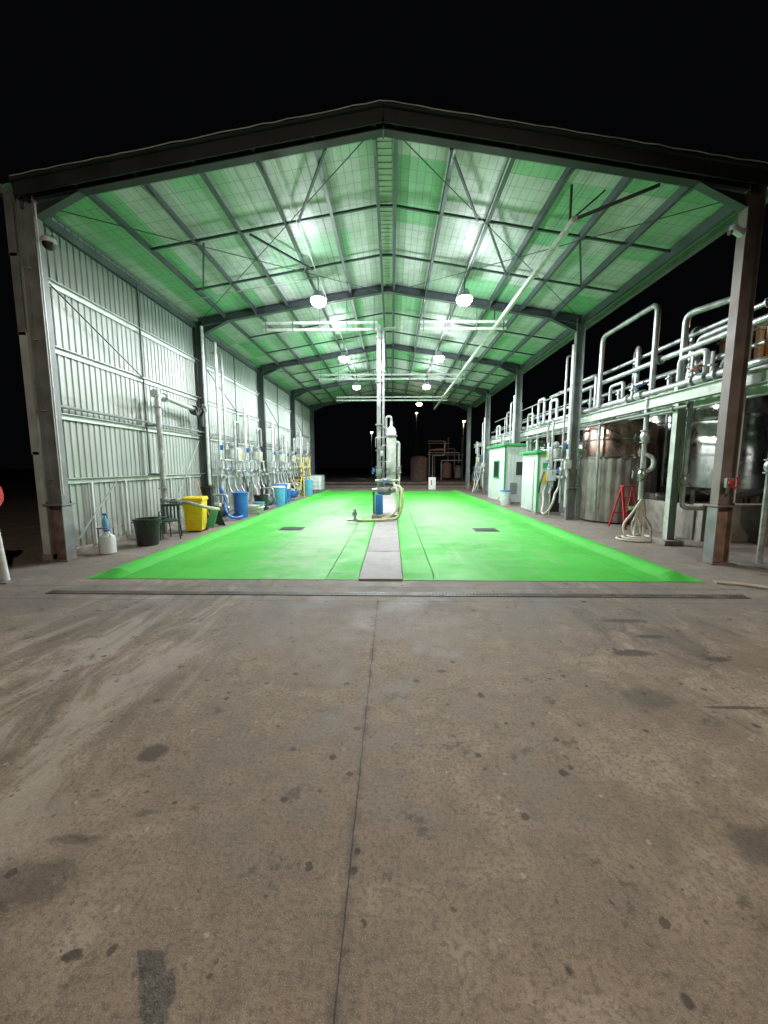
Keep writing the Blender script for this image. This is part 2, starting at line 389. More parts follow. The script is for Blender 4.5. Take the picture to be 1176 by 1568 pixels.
Rr=[(.17,.005),(.175,.03),(.23,.05),(.63,.045),(.67,.012),(3.85,.012)]+sm(4.05,4.55,.085)+[(4.61,.005)]
profsheet('green_floor_mat','mat',L,(5.62,26.6))
profsheet('green_floor_mat','mat',Rr,(5.62,26.6))
g=G('concrete_island_strip')
for i,(a,b) in enumerate([(5.6,7.45),(7.465,10.9),(10.915,14.5),(14.515,20.5),(20.515,26.6)]):
    g.box('slab_%d'%i,'strip',(-.165,(a+b)/2,.015),(.655,b-a,.03),bev=.004)
g.finish()
g=G('trench_drain_grate')
g.box('channel_shade','black',(.0,4.98,.004),(9.3,.10,.004))  # flat black strip paints the shade under the grate
for yy in (4.925,5.035): g.box('frame_angle','iron',(0,yy,.005),(9.3,.018,.010))
x=-4.6
while x<4.62:
    g.box('grate_bars','iron',(x,4.98,.007),(.028 if x>.5 else .038,.095,.007)); x+=.045
g.box('grate_rail','iron',(0,4.98,.008),(9.26,.014,.009))
g.finish()
for (x,y) in ((-2.7,10.3),(2.5,10.2)):
    g=G('floor_drain_cover',(x,y,0))
    g.box('frame','steel_dark',(0,0,.018),(.62,.5,.012),bev=.003)
    g.box('recess_shade','black',(0,0,.0255),(.54,.42,.003))  # thin black plate in place of the shade between the bars
    for i in range(11): g.box('bars','steel_dark',(-.25+i*.05,0,.029),(.018,.42,.006))
    g.finish()

# ---------------------------------------------------------------- shed
XL,XR,XC=-6.0,5.74,-.15
PY=[6.8,12.45,18.1,23.75,29.4]
def rz(x,top=7.22): return top-abs(x-XC)*(1.0/6.1)
s=G('loading_shed')
for i,y in enumerate(PY):
    for X,sg in ((XL,1),(XR,-1)):
        m='steel_post' if sg>0 and i==0 else ('rustpost' if i==0 else 'steel_dark' if sg>0 else 'steel_grey')
        top=rz(X)-.10
        s.ibeam('post',m,(X,y,1.02),(X,y,top),.26,.17,(0,1,0))
        s.box('base_plate',m,(X,y,1.02),(.36,.30,.03))
        s.ibeam('post_stub',('rust' if sg>0 else 'rustr') if i==0 else m,(X,y,0),(X,y,1.0),.28,.20,(0,1,0),.02,.012)
        if i==0: s.box('post_cover_plate','steel_post',(X+sg*.155,y-.02,.5),(.012,.22,.98))
        s.box('foot_plate','rust',(X,y,.012),(.42,.36,.025))
        for q in (-.13,.13):
            for w in (-.1,.1): s.lathe('bolts','steel_dark',[(.016,0),(.016,.035)],(X+q,y+w,1.035),seg=6)
        ra=Vector((X,y,rz(X)-.14)); rb=Vector((XC,y,rz(XC)-.14))
        s.ibeam('rafter','fascia' if i==0 else 'steel_dark',ra,rb,.22,.15,(0,1,0))
        hx=X+sg*.9
        V=[(X+sg*.13,y-.008,rz(X)-.26),(X+sg*.13,y-.008,rz(X)-.48),(hx,y-.008,rz(hx)-.255)]
        V+= [(a,b+.016,c) for a,b,c in V]
        s.add('haunch','steel_dark',V,[(0,1,2),(5,4,3),(0,3,4,1),(1,4,5,2),(2,5,3,0)])
        s.bar('haunch',"steel_dark",(X+sg*.13,y,rz(X)-.48),(hx,y,rz(hx)-.26),.14,.012,(0,1,0))
    s.box('ridge_plate','steel_dark',(XC,y,rz(XC)-.15),(.03,.17,.24))
for y,dy in ((PY[0]-.14,1),(PY[-1]+.14,-1)):
    for xa in (-6.12,6.12):
        s.bar('gable_fascia','fascia',(xa,y,rz(xa)-.10),(XC,y,rz(XC)-.10),.02,.22,(0,1,0))
        s.bar('barge_roll','fascia',(xa,y-.02*dy,rz(xa)+.015),(XC,y-.02*dy,rz(XC)+.015),.07,.04,(0,1,0))
pts=[]
for k in range(61):
    x=-6.1+12.2*k/60; pts.append((x,PY[0]-.20,rz(x)+.05+random.uniform(-.008,.012)))
s.tube('barge_cable','girt',pts,.007,seg=6,raw=True)
pur=[]
for k in range(7):
    for sg in (-1,1):
        x=XC+sg*(.17+k*.965)
        if x<-6.1 or x>6.05: continue
        pur.append(x)
        z=rz(x)-.105
        s.box('purlin_web','purlin',(x,(PY[0]+PY[-1])/2,z),(.008,PY[-1]-PY[0]+.24,.15))
        s.box('purlin_flange','purlin',(x+.03,(PY[0]+PY[-1])/2,z-.078),(.068,PY[-1]-PY[0]+.24,.006))
pur.sort()
for i in range(4):
    for f in (1/3,2/3):
        y=PY[i]+5.65*f
        for a,b in zip(pur[:-1],pur[1:]):
            s.bar('bridging','purlin',(a+.01,y,rz(a)-.13),(b-.01,y,rz(b)-.13),.045,.045,(0,1,0))
    for x0,x1 in ((XL,XC-.3),(XR,XC+.3)):
        if i in (0,2,3):
            s.tube('roof_brace_rod','purlin',[(x0,PY[i]+.1,rz(x0)-.2),(x1,PY[i+1]-.1,rz(x1)-.2)],.009,seg=6)
            s.tube('roof_brace_rod','purlin',[(x1,PY[i]+.1,rz(x1)-.21),(x0,PY[i+1]-.1,rz(x0)-.21)],.009,seg=6)
    for x in pur[1:-1:2]:
        for yy,sg in ((PY[i],1),(PY[i+1],-1)):
            s.bar('fly_brace','purlin',(x+.02,yy+sg*.09,rz(x)-.25),(x+.02,yy+sg*.6,rz(x)-.17),.04,.006)
for x0,x1,y0,y1 in ((-1.1,-1.95,6.95,8.6),(.95,1.75,6.95,8.6),(-3.0,-2.05,8.7,10.5),(2.0,2.9,8.7,10.5),(-4.0,-4.9,8.7,10.5),(3.9,4.8,8.7,10.5)):
    s.bar('angle_brace','steel_dark',(x0,y0,rz(x0)-.2),(x1,y1,rz(x1)-.2),.04,.04)
for xa in (-6.30,6.14):
    z0=rz(xa)-.005;z1=rz(XC)-.005;a,b=PY[0]-.12,PY[-1]+.12
    V=[(xa,a,z0),(XC,a,z1),(XC,b,z1),(xa,b,z0)]; V+=[(p[0],p[1],p[2]+.02) for p in V]
    s.add('roof_sheet','foil',V,[(0,1,2,3),(7,6,5,4),(0,4,5,1),(1,5,6,2),(2,6,7,3),(3,7,4,0)])
s.box('ridge_vent_strip','strip_light',(XC,(PY[0]+PY[-1])/2,rz(XC)-.07),(.26,22.6,.012))
for k in range(150): s.box('ridge_strip_ribs','girt',(XC,PY[0]+.1+k*.15,rz(XC)-.082),(.26,.02,.012))
for x in (-1.98,1.92): s.tube('lighting_conduit','girt',[(x,6.9,rz(x)-.19),(x,29,rz(x)-.19)],.014,seg=6)
s.tube('lighting_conduit','girt',[(-6.0,10.9,rz(-6)-.2),(-1.98,10.9,rz(-1.98)-.2)],.012,seg=6)
s.box('eave_gutter','steel_grey',(6.2,(PY[0]+PY[-1])/2,rz(6.14)-.06),(.13,22.9,.13))
s.box('eave_gutter','steel_grey',(-6.37,(PY[0]+PY[-1])/2,rz(-6.30)-.06),(.13,22.9,.13))
def corr(x,y0,y1,z0,z1,pitch=.152,dep=.02):
    V=[];F=[];y=y0;pr=[]
    while y<y1:
        pr+= [(x,y),(x,y+pitch*.5),(x+dep,y+pitch*.62),(x+dep,y+pitch*.88)]; y+=pitch
    for a,b in pr: V+=[(a,b,z0),(a,b,z1)]
    for i in range(len(pr)-1): F.append((2*i,2*i+2,2*i+3,2*i+1))
    return V,F
V,F=corr(-6.19,6.72,29.5,.12,2.68); s.add('wall_sheet_lower','wall',V,F)
V,F=corr(-6.178,6.72,29.5,2.62,rz(-6.22)-.04); s.add('wall_sheet_upper','wall',V,F)
s.box('wall_kerb','conc',(-6.2,18.1,.06),(.16,22.9,.12),bev=.01)
for z0,z1,dx in ((.1,1.95,0),(1.9,3.95,-.02),(3.9,5.2,-.03),(5.15,6.1,-.04)):
    s.box('corner_flashing','girt' if z0<3 else 'steel_grey',(-6.22+dx,6.70,(z0+z1)/2),(.13,.02,z1-z0))
    s.box('corner_flashing','girt',(-6.28+dx,6.78,(z0+z1)/2),(.02,.15,z1-z0))
for z in (1.42,2.62,3.80,4.95):
    s.box('girt','girt',(-6.135,18.1,z),(.02,22.7,.10)); s.box('girt_lip','girt',(-6.10,18.1,z+.05),(.09,22.7,.01))
s.box('eave_beam','purlin',(-6.12,18.1,6.0),(.08,22.7,.16))
s.box('eave_beam','purlin',(XR+.05,18.1,6.06),(.08,22.7,.16))
for i in range(4):
    ym=(PY[i]+PY[i+1])/2
    s.box('girt_bridging','purlin',(-6.08,ym,3.75),(.03,.04,4.5))
    s.bar('wall_diagonal','purlin',(-6.05,PY[i]+.3,4.9),(-6.05,ym,3.8),.03,.008)
    s.bar('wall_diagonal','girt',(-6.05,PY[i+1]-.3,2.5),(-6.05,ym+.6,.2),.03,.008)
    s.bar('wall_diagonal','girt',(-6.05,PY[i]+.3,.2),(-6.05,PY[i]+1.6,1.4),.03,.008)
    for q in (.9,1.9,3.7,4.7):
        s.box('wall_stud','girt',(-6.09,PY[i]+q,.75),(.05,.05,1.26))
s.tube('downpipe','pipew',[(-5.83,12.25,5.95),(-5.83,12.25,1.1)],.045)
s.tube('cable_conduit','pipew',[(-5.82,6.7,5.95),(-5.82,6.7,1.2)],.014,seg=6)
s.tube('cable_tray','steel_grey',[(-6.02,6.9,2.78),(-6.02,29,2.78)],.03,seg=8)
s.finish()

for y,segs in ((12.30,((-3.95,-.45),(.85,3.45))),(19.0,((-3.5,3.45),)),(25.0,((-3.5,3.5),))):
    for a,b in segs:
        g=G('overhead_service_pipe')
        for dz in (0,.2):
            g.tube('pipe','pipew',[(a,y,5.84+dz),(b,y,5.84+dz)],.045)
        n=int((b-a)/.9)+1
        for k in range(n+1):
            x=a+.1+(b-a-.2)*k/n
            g.box('bracket','steel_grey',(x,y,5.94),(.03,.11,.30))
            g.tube('hanger_rod','purlin',[(x,y,6.09),(x,y,rz(x)-.1)],.008,seg=6)
        g.finish()
g=G('overhead_safety_rail')
g.box('rail','pipew',(3.12,18.2,5.9),(.09,22.0,.10),bev=.01)
for y in PY[0]+.6,*PY[1:]:
    g.bar('hanger','steel_dark',(3.12,y,5.95),(3.12,y,rz(3.12)-.12),.035,.035)
    g.bar('hanger_brace','steel_dark',(3.12,y,5.98),(3.7,y,rz(3.7)-.12),.025,.025)
g.tube('front_brace','steel_dark',[(3.12,7.25,5.92),(4.35,6.95,6.25)],.03)
g.finish()

# ---------------------------------------------------------------- lamps
def lamp(x,y,z,P,col,lens='lens'):
    g=G('high_bay_lamp',(x,y,z))
    g.lathe('housing','girt',[(.05,.22),(.11,.20),(.14,.10),(.20,.03),(.215,.0)],(0,0,0))
    g.tube('hanger','steel_dark',[(0,0,.2),(0,0,rz(x)-z-.15)],.012,seg=6)
    g.lathe('lens',lens,[(.205,0.004),(.20,-.07),(.14,-.15),(.001,-.18)],(0,0,0))
    e=g.finish()
    l=bpy.data.lights.new('lamp_light','SPOT'); l.energy=P; l.color=col; l.shadow_soft_size=.12; l.spot_size=R(174); l.spot_blend=.22
    o=bpy.data.objects.new('lamp_light',l); o.location=(0,0,-.31); o.parent=e; sc.collection.objects.link(o)
    l=bpy.data.lights.new('lens_spill','POINT'); l.energy=P*.17; l.color=col; l.shadow_soft_size=.12
    o=bpy.data.objects.new('lens_spill',l); o.location=(0,0,-.32); o.parent=e; sc.collection.objects.link(o)
for i,y in enumerate((10.9,16.5,22.2)):
    for x in (-1.98,1.92): lamp(x,y,6.14,900,(.93,.975,1))
lamp(1.92,28,6.1,120,(1,.8,.6),'lensw')

for (x,y,z,sg) in ((-5.78,6.75,5.35,1),(5.52,6.7,5.35,-1)):
    g=G('security_camera',(x,y,z))
    g.box('bracket','girt',(0,0,.06),(.16,.05,.05),bev=.008)
    g.tube('arm','girt',[(0,0,.05),(sg*.1,-.05,.02)],.02)
    if sg>0:
        g.lathe('dome_housing','girt',[(.03,.10),(.10,.05),(.11,-.02)],(.14,-.06,0))
        g.lathe('dome','black',[(.09,-.02),(.085,-.07),(.05,-.11),(.001,-.12)],(.14,-.06,0))
    else:
        g.box('camera_body','jug',(-.14,-.1,0),(.24,.09,.09),rot=(0,R(18),R(15)),bev=.02)
        g.lathe('lens_ring','black',[(.035,0),(.035,.03)],(-.26,-.13,-.04),(-1,-.2,-.3),16)
    g.finish()

# ---------------------------------------------------------------- centre island pipe stand
g=G('loading_arm_stand',(-.38,12.35,0))
g.tube('tall_riser','pipe',[(-.03,0,.05),(-.03,0,5.98)],.065,seg=14)
g.tube('tall_riser','pipe',[(.11,.03,.9),(.11,.03,5.9),(.5,.03,5.9)],.04)
for z in (1.0,2.2,3.0,4.3,5.6):
    g.flange('flanges','pipe',(-.03,0,z),(0,0,1),.11); 
for z in (2.9,4.6): g.box('clamp','steel_grey',(.04,.0,z),(.3,.06,.06))
g.lathe('filter_vessel','pipew',[(.03,1.15),(.12,1.2),(.155,1.3),(.155,2.75),(.12,2.88),(.04,2.95),(.04,3.1)],(.36,.0,0))
g.flange('flanges','pipe',(.36,0,1.5),(0,0,1),.19,.04); g.flange('flanges','pipe',(.36,0,2.65),(0,0,1),.19,.04)
g.tube('vent_pipe','pipe',[(.36,0,3.0),(.36,0,3.25),(.20,0,3.25),(.20,0,2.7)],.035)
g.tube('goose_pipe','pipew',[(.60,-.02,.95),(.60,-.02,2.45),(.46,-.02,2.45),(.46,-.02,2.2)],.045)
g.tube('low_header','pipe',[(-.25,-.05,.95),(.75,-.05,.95)],.06)
g.tube('low_header','pipe',[(-.15,-.12,1.25),(.62,-.12,1.25)],.045)
g.valve((.18,-.12,1.25),(1,0,0),.05,'blue'); g.valve((.60,-.02,1.6),(0,0,1),.045,'steel_grey'); g.valve((-.03,-.05,1.55),(0,0,1),.06,'blue',hdir=(-1,-.4,0))
g.valve((.36,-.05,.95),(1,0,0),.055,'steel_dark')
g.box('leg_frame','steel_grey',(-.2,.0,.45),(.07,.07,.9)); g.box('leg_frame','steel_grey',(.6,.0,.45),(.07,.07,.9))
g.box('blue_pump_guard','blue',(-.02,-.22,.52),(.26,.30,.62),bev=.05,taper=(.85,.9))
g.lathe('pump_motor','steel_grey',[(.10,-.2),(.13,-.17),(.13,.17),(.10,.2)],(.15,-.1,.92),(1,0,0),20)
g.box('pump_plinth','conc',(.15,-.1,.11),(.8,.6,.16),bev=.02)
g.box('control_box','girt',(.28,-.16,1.75),(.16,.12,.22),bev=.01)
g.box('control_box','girt',(.06,-.16,2.1),(.10,.10,.16),bev=.01)
for z,a in ((2.35,.1),(2.6,-.1),(1.85,.05)): g.tube('instrument_line','pipe',[(-.03+a,-.1,z-.3),(-.03+a,-.12,z),(.2,-.12,z)],.015,seg=6)
g.finish()
g=G('island_suction_hose',(-.38,12.0,0))
g.tube('hose','yhose',[(.5,.1,1.1),(.66,-.1,1.0),(.70,-.25,.55),(.55,-.3,.15),(.25,-.4,.10),(-.15,-.55,.09),(-.55,-.6,.09)],.045,spline=True)
g.tube('hose','hose',[(.42,.1,1.2),(.55,-.1,.9),(.56,-.2,.45),(.35,-.3,.2),(.1,-.25,.1)],.04,spline=True)
g.tube('coupling','pipe',[(-.55,-.6,.09),(-.72,-.62,.09),(-.72,-.62,.45)],.045)
g.valve((-.72,-.62,.3),(0,0,1),.04,'steel_dark')
g.tube('drop_leg','pipe',[(-.95,-.62,.10),(-.55,-.62,.10)],.04)
g.finish()

# ---------------------------------------------------------------- left wall swing arm
g=G('wall_swing_arm',(-5.75,9.6,0))
g.tube('riser','pipe',[(0,0,.95),(0,0,3.45),(0,2.0,3.32)],.065,fil=.18,seg=14)
g.flange('flanges','pipe',(0,0,3.15),(0,0,1),.11); g.flange('flanges','pipe',(0,.28,3.42),(0,1,0),.11); g.flange('flanges','pipe',(0,0,1.15),(0,0,1),.12)
g.lathe('end_cap','pipe',[(.08,-.04),(.10,-.04),(.10,.04),(.08,.04)],(0,-.1,3.45),(0,1,0))
g.tube('elbow','pipe',[(0,0,1.0),(.0,0,.85),(.35,.05,.80),(.55,.05,.8)],.06,fil=.12)
g.valve((.30,.05,.80),(1,0,0),.055,'steel_dark','pipe')
g.tube('hose_tail','hose',[(.55,.05,.8),(.8,.1,.72),(1.0,.3,.62),(1.1,.6,.55)],.045,spline=True)
g.valve((0,1.9,3.32),(0,1,0),.075,'black','black',hdir=(1,0,.3))
g.tube('drop','steel_dark',[(0,2.05,3.32),(0,2.2,3.32),(0,2.2,2.9)],.06)
g.box('valve_actuator','black',(.05,1.75,3.25),(.12,.2,.16),bev=.02)
g.tube('wall_bracket','steel_grey',[(-.35,0,2.7),(0,0,2.7)],.03); g.tube('wall_bracket','steel_grey',[(-.35,0,1.5),(0,0,1.5)],.03)
g.box('foot','steel_grey',(-.05,0,.45),(.08,.08,.9))
g.finish()

# ---------------------------------------------------------------- loading manifolds
def manifold(x,y,sg,seed,tall=5.6):
    rnd=random.Random(seed)
    g=G('pipe_manifold',(x,y,0))
    g.tube('riser','pipew',[(0,-.3,.4),(0,-.3,tall)],.05)
    g.tube('riser','pipe',[(sg*.05,.0,.5),(sg*.05,0,tall-.25),(-sg*.3,0,tall-.25)],.035)
    g.tube('gooseneck','pipe',[(sg*.28,.25,1.3),(sg*.28,.25,3.2),(sg*.28,.65,3.2),(sg*.28,.65,2.5)],.04)
    g.tube('header','pipe',[(sg*.12,-.4,1.35),(sg*.12,1.8,1.35)],.055)
    g.tube('header','pipe',[(sg*.05,-.35,1.9),(sg*.05,1.6,1.9)],.035)
    g.tube('header','pipe',[(-sg*.02,-.3,2.35),(-sg*.02,1.4,2.35)],.03)
    for k in range(4):
        yy=-.2+k*.5
        g.tube('branch','pipe',[(sg*.12,yy,1.9),(sg*.2,yy,1.0),(sg*.3,yy,.8)],.035)
        g.valve((sg*.14,yy,1.6-rnd.random()*.15),(0,0,1),.045,rnd.choice(['blue','steel_grey','steel_dark']),'pipe',hdir=(sg,-.4,0))
    g.lathe('meter_body','pipe',[(.05,-.18),(.11,-.14),(.12,.14),(.05,.18)],(sg*.28,-.15,2.1),(0,0,1),18)
    g.lathe('meter_head','steel_grey',[(.09,-.03),(.10,.05),(.04,.08)],(sg*.32,-.18,2.38),(sg*.6,-.8,.2),18)
    g.box('switch_box','girt',(sg*.05,-.42,1.75),(.2,.12,.26),bev=.012)
    g.box('switch_box','girt',(sg*.12,.9,2.1),(.14,.3,.4),bev=.012)
    g.box('yellow_tag','yellow',(sg*.20,.9,2.1),(.012,.12,.14))
    g.box('blue_tag','blue',(sg*.14,-.49,2.3),(.10,.012,.16))
    g.box('frame_leg','steel_grey',(0,-.4,.7),(.06,.06,1.4)); g.box('frame_leg','steel_grey',(0,1.6,.7),(.06,.06,1.4))
    g.tube('hanging_hose','hose',[(sg*.3,-.2,.85),(sg*.42,-.3,.5),(sg*.5,-.1,.2),(sg*.5,.3,.15),(sg*.35,.6,.5),(sg*.3,.8,.85)],.036,spline=True)
    g.tube('hanging_hose','steel_dark',[(sg*.3,.8,1.5),(sg*.45,.7,1.1),(sg*.42,.9,.8),(sg*.35,1.3,1.1)],.03,spline=True)
    g.finish()
manifold(-5.62,12.95,1,1); manifold(-5.62,15.2,1,5,3.9); manifold(-5.62,18.6,1,2,3.8); manifold(-5.62,20.9,1,8,3.3); manifold(-5.62,24.2,1,3,3.8)
manifold(5.58,12.75,-1,4,5.4); manifold(5.6,18.5,-1,6,4.9); manifold(5.6,24.1,-1,7,4.6)

# ---------------------------------------------------------------- left clutter
g=G('plastic_jerrycan',(-5.55,7.3,0))
g.lathe('body','jug',[(.10,0),(.135,.02),(.14,.28),(.12,.35),(.05,.40),(.045,.44)],(0,0,0)); g.lathe('cap','blue',[(.05,.44),(.05,.48)],(0,0,0))
g.tube('handle','jug',[(.0,-.05,.42),(.09,-.05,.42),(.11,-.05,.34)],.014)
g.finish()
g=G('spray_bottle',(-5.72,7.5,0))
g.box('stool_top','steel_grey',(0,0,.48),(.22,.22,.02)); 
for a in (-.09,.09):
    for b in (-.09,.09): g.box('stool_leg','steel_grey',(a,b,.24),(.02,.02,.47))
g.lathe('body','lblue',[(.045,.49),(.05,.51),(.05,.62),(.02,.70),(.018,.73)],(0,0,0)); g.box('trigger_head','blue',(.02,-.02,.75),(.09,.03,.04),bev=.008)
g.tube('trigger','blue',[(.05,-.02,.74),(.06,-.02,.69)],.008,seg=6)
g.finish()
def tub(name,mat,loc,r0,r1,h,lid=None,handles=True):
    g=G(name,loc)
    g.lathe('body',mat,[(r0*.97,0),(r0,.02),(r1,h-.04),(r1+.02,h-.035),(r1+.02,h),(r1-.015,h),(r0-.02,.04),(.001,.04)],(0,0,0),seg=28)
    if lid: g.lathe('lid',lid,[(r1+.025,h+.003),(r1+.03,h+.03),(r1*.8,h+.06),(.001,h+.07)],(0,0,0),seg=28)
    if handles:
        for sgn in (-1,1): g.tube('handle',mat,[(sgn*(r1+.01),-.07,h-.08),(sgn*(r1+.05),-.05,h-.09),(sgn*(r1+.05),.05,h-.09),(sgn*(r1+.01),.07,h-.08)],.012,seg=6)
    g.finish()
tub('black_bin','black',(-5.30,8.15,0),.20,.25,.58)
g=G('plastic_chair',(-5.25,8.95,0),R(25))
g.box('seat','dgreen',(0,0,.43),(.42,.42,.03),bev=.012)
for a in (-.18,.18):
    g.tube('leg','dgreen',[(a,-.18,.42),(a*1.15,-.22,0)],.018); g.tube('leg','dgreen',[(a,.18,.75),(a,.19,.42),(a*1.15,.24,0)],.018)
    g.tube('arm','dgreen',[(a*1.1,.2,.64),(a*1.15,-.16,.64),(a*1.1,-.2,.42)],.018)
for k in range(5): g.box('back_slat','dgreen',(-.15+k*.075,.2,.6),(.04,.015,.3))
g.box('back_top','dgreen',(0,.2,.77),(.42,.03,.06),bev=.01)
g.finish()
g=G('metal_stool',(-5.55,9.0,0))
g.box('top','steel_dark',(0,0,.5),(.34,.34,.025),bev=.005)
for a in (-.15,.15):
    for b in (-.15,.15): g.tube('leg','steel_dark',[(a,b,.49),(a*1.1,b*1.1,0)],.014,seg=6)
g.finish()
g=G('yellow_wheelie_bin',(-5.15,9.95,0),R(12))
g.box('body','yellow',(0,0,.43),(.40,.46,.78),bev=.03,taper=(1.18,1.2))
g.box('rim','yellow',(0,0,.835),(.52,.60,.04),bev=.012)
g.box('lid','yellow',(0,-.01,.885),(.53,.60,.05),bev=.02,taper=(.92,.92))
g.tube('handle','yellow',[(-.2,.30,.86),(-.2,.37,.87),(.2,.37,.87),(.2,.30,.86)],.018)
for a in (-.2,.2): g.lathe('wheel','black',[(.10,-.025),(.10,.025)],(a,.22,.10),(1,0,0))
for a in (-.12,0,.12): g.box('front_rib','yellow',(a,-.255,.42),(.02,.02,.55),rot=(R(3.5),0,0))
g.finish()
g=G('folding_floor_sign',(-4.98,10.7,0),R(-20))
for sg in (-1,1): g.box('panel','dgreen' if sg>0 else 'green',(0,sg*.11,.27),(.28,.015,.56),rot=(R(sg*22),0,0),bev=.005)
g.finish()
g=G('broom',(-5.35,11.2,0))
g.tube('stick','orange',[(0,0,.1),(-.45,.1,1.35)],.013,seg=6); g.box('head','blue',(0,0,.09),(.36,.06,.06),bev=.01); g.box('bristles','black',(0,0,.035),(.35,.05,.07))
g.finish()
tub('blue_drum','blue',(-5.05,12.75,0),.22,.23,.8,'blue',False)
tub('blue_bucket','lblue',(-4.95,14.2,0),.15,.19,.38)
tub('light_blue_bin','lblue',(-4.85,16.4,0),.24,.28,.80,'jug',False)
tub('blue_drum','blue',(-5.0,17.3,0),.26,.26,.85,'blue',False)
tub('light_blue_bin','lblue',(-4.9,22.3,0),.28,.32,.85,'lblue',False)
tub('black_bin','black',(-5.1,14.9,0),.22,.26,.6)
g=G('blue_lay_flat_hose',(-5.2,11.9,0))
g.tube('hose','blue',[(-.4,.6,1.0),(-.15,.3,.75),(.0,.0,.35),(.2,-.1,.12),(.35,.3,.08),(.2,.7,.08),(-.1,.8,.1)],.045,spline=True); g.finish()
g=G('coiled_hose',(-4.95,13.4,0))
pts=[(math.cos(t*.5)*(.28+.004*t),math.sin(t*.5)*(.28+.004*t),.05+t*.006) for t in range(50)]
g.tube('hose','hose',pts,.035,raw=True); g.finish()
def pumpset(loc,mat,rot=0):
    g=G('transfer_pump',loc,rot)
    g.box('skid','steel_grey',(0,0,.06),(.4,.9,.10),bev=.01)
    g.lathe('motor',mat,[(.05,-.28),(.15,-.25),(.155,.12),(.09,.16),(.09,.2)],(0,.1,.32),(0,1,0))
    for k in range(8): g.lathe('cooling_fin',mat,[(.17,-.006),(.17,.006)],(0,-.1+k*.04,.32),(0,1,0))
    g.lathe('volute','stain',[(.05,-.07),(.2,-.06),(.21,.06),(.05,.07)],(0,.36,.32),(0,1,0))
    g.tube('outlet','pipe',[(.14,.36,.35),(.14,.36,.8),(-.3,.36,.8)],.04); g.box('terminal_box','girt',(0,0,.52),(.16,.18,.12),bev=.01)
    g.finish()
pumpset((-5.05,15.5,0),'steel_grey'); pumpset((-5.0,19.4,0),'blue'); pumpset((-5.1,20.6,0),'steel_grey'); pumpset((-5.35,11.7,0),'steel_dark')
g=G('blue_crate_stack',(-5.15,18.3,0))
for k in range(3):
    z=.02+k*.3
    for a,b,sx,sy in ((0,-.19,.5,.02),(0,.19,.5,.02),(-.25,0,.02,.38),(.25,0,.02,.38)): g.box('crate_side','blue' if k<2 else 'jug',(a,b,z+.14),(sx,sy,.27),bev=.004)
    g.box('crate_base','blue',(0,0,z+.01),(.48,.36,.02))
    g.box('crate_rim','blue' if k<2 else 'jug',(0,-.2,z+.27),(.54,.03,.03))
g.finish()
g=G('intermediate_bulk_container',(-5.0,25.3,0))
g.box('tank','jug',(0,0,.62),(.92,.92,.92),bev=.06)
for z in (.2,.45,.7,.95,1.12):
    for q in (-1,1): g.tube('cage','pipe',[(-.5,q*.5,z),(.5,q*.5,z)],.012,seg=6); g.tube('cage','pipe',[(q*.5,-.5,z),(q*.5,.5,z)],.012,seg=6)
for a in (-.5,-.25,0,.25,.5):
    for q in (-1,1): g.tube('cage','pipe',[(a,q*.5,.15),(a,q*.5,1.13)],.012,seg=6); g.tube('cage','pipe',[(q*.5,a,.15),(q*.5,a,1.13)],.012,seg=6)
g.box('pallet','steel_grey',(0,0,.08),(1.0,1.0,.10)); g.lathe('lid','blue',[(.11,1.08),(.11,1.13)],(0,0,0)); g.finish()
g=G('yellow_access_platform',(-5.35,22.2,0))
for a in (-.45,.45):
    for b in (-.8,.8): g.tube('post','yellow',[(a,b,0),(a,b,2.15)],.03,seg=8)
for z in (1.65,2.15):
    for a in (-.45,.45): g.tube('rail','yellow',[(a,-.8,z),(a,.8,z)],.028,seg=8)
    g.tube('rail','yellow',[(-.45,-.8,z),(.45,-.8,z)],.028,seg=8)
g.box('deck','steel_grey',(0,0,1.15),(.95,1.7,.05)); 
for k in range(4): g.box('step','yellow',(.0,-1.0-.2*k,.95-.26*k),(.7,.18,.03))
for a in (-.36,.36): g.bar('stringer','yellow',(a,-.85,1.12),(a,-1.75,.02),.03,.12)
g.finish()
g=G('fire_hose_reel',(-5.72,5.45,0))
g.tube('stand','pipew',[(.0,0,.0),(-.12,0,1.25)],.045); g.box('foot','steel_grey',(0,0,.01),(.25,.25,.02))
g.lathe('drum','red',[(.10,-.09),(.20,-.09),(.20,-.07),(.12,-.06),(.12,.06),(.20,.07),(.20,.09),(.1,.09)],(-.14,-.02,1.28),(1,0.2,0)); 
for k in range(3): 
    c=[(-.14+(-.04+k*.04),-.02+math.cos(q*math.pi/10)*.14,1.28+math.sin(q*math.pi/10)*.14) for q in range(20)]
    g.tube('hose','red',c,.022,seg=8,closed=True,raw=True)
g.finish()

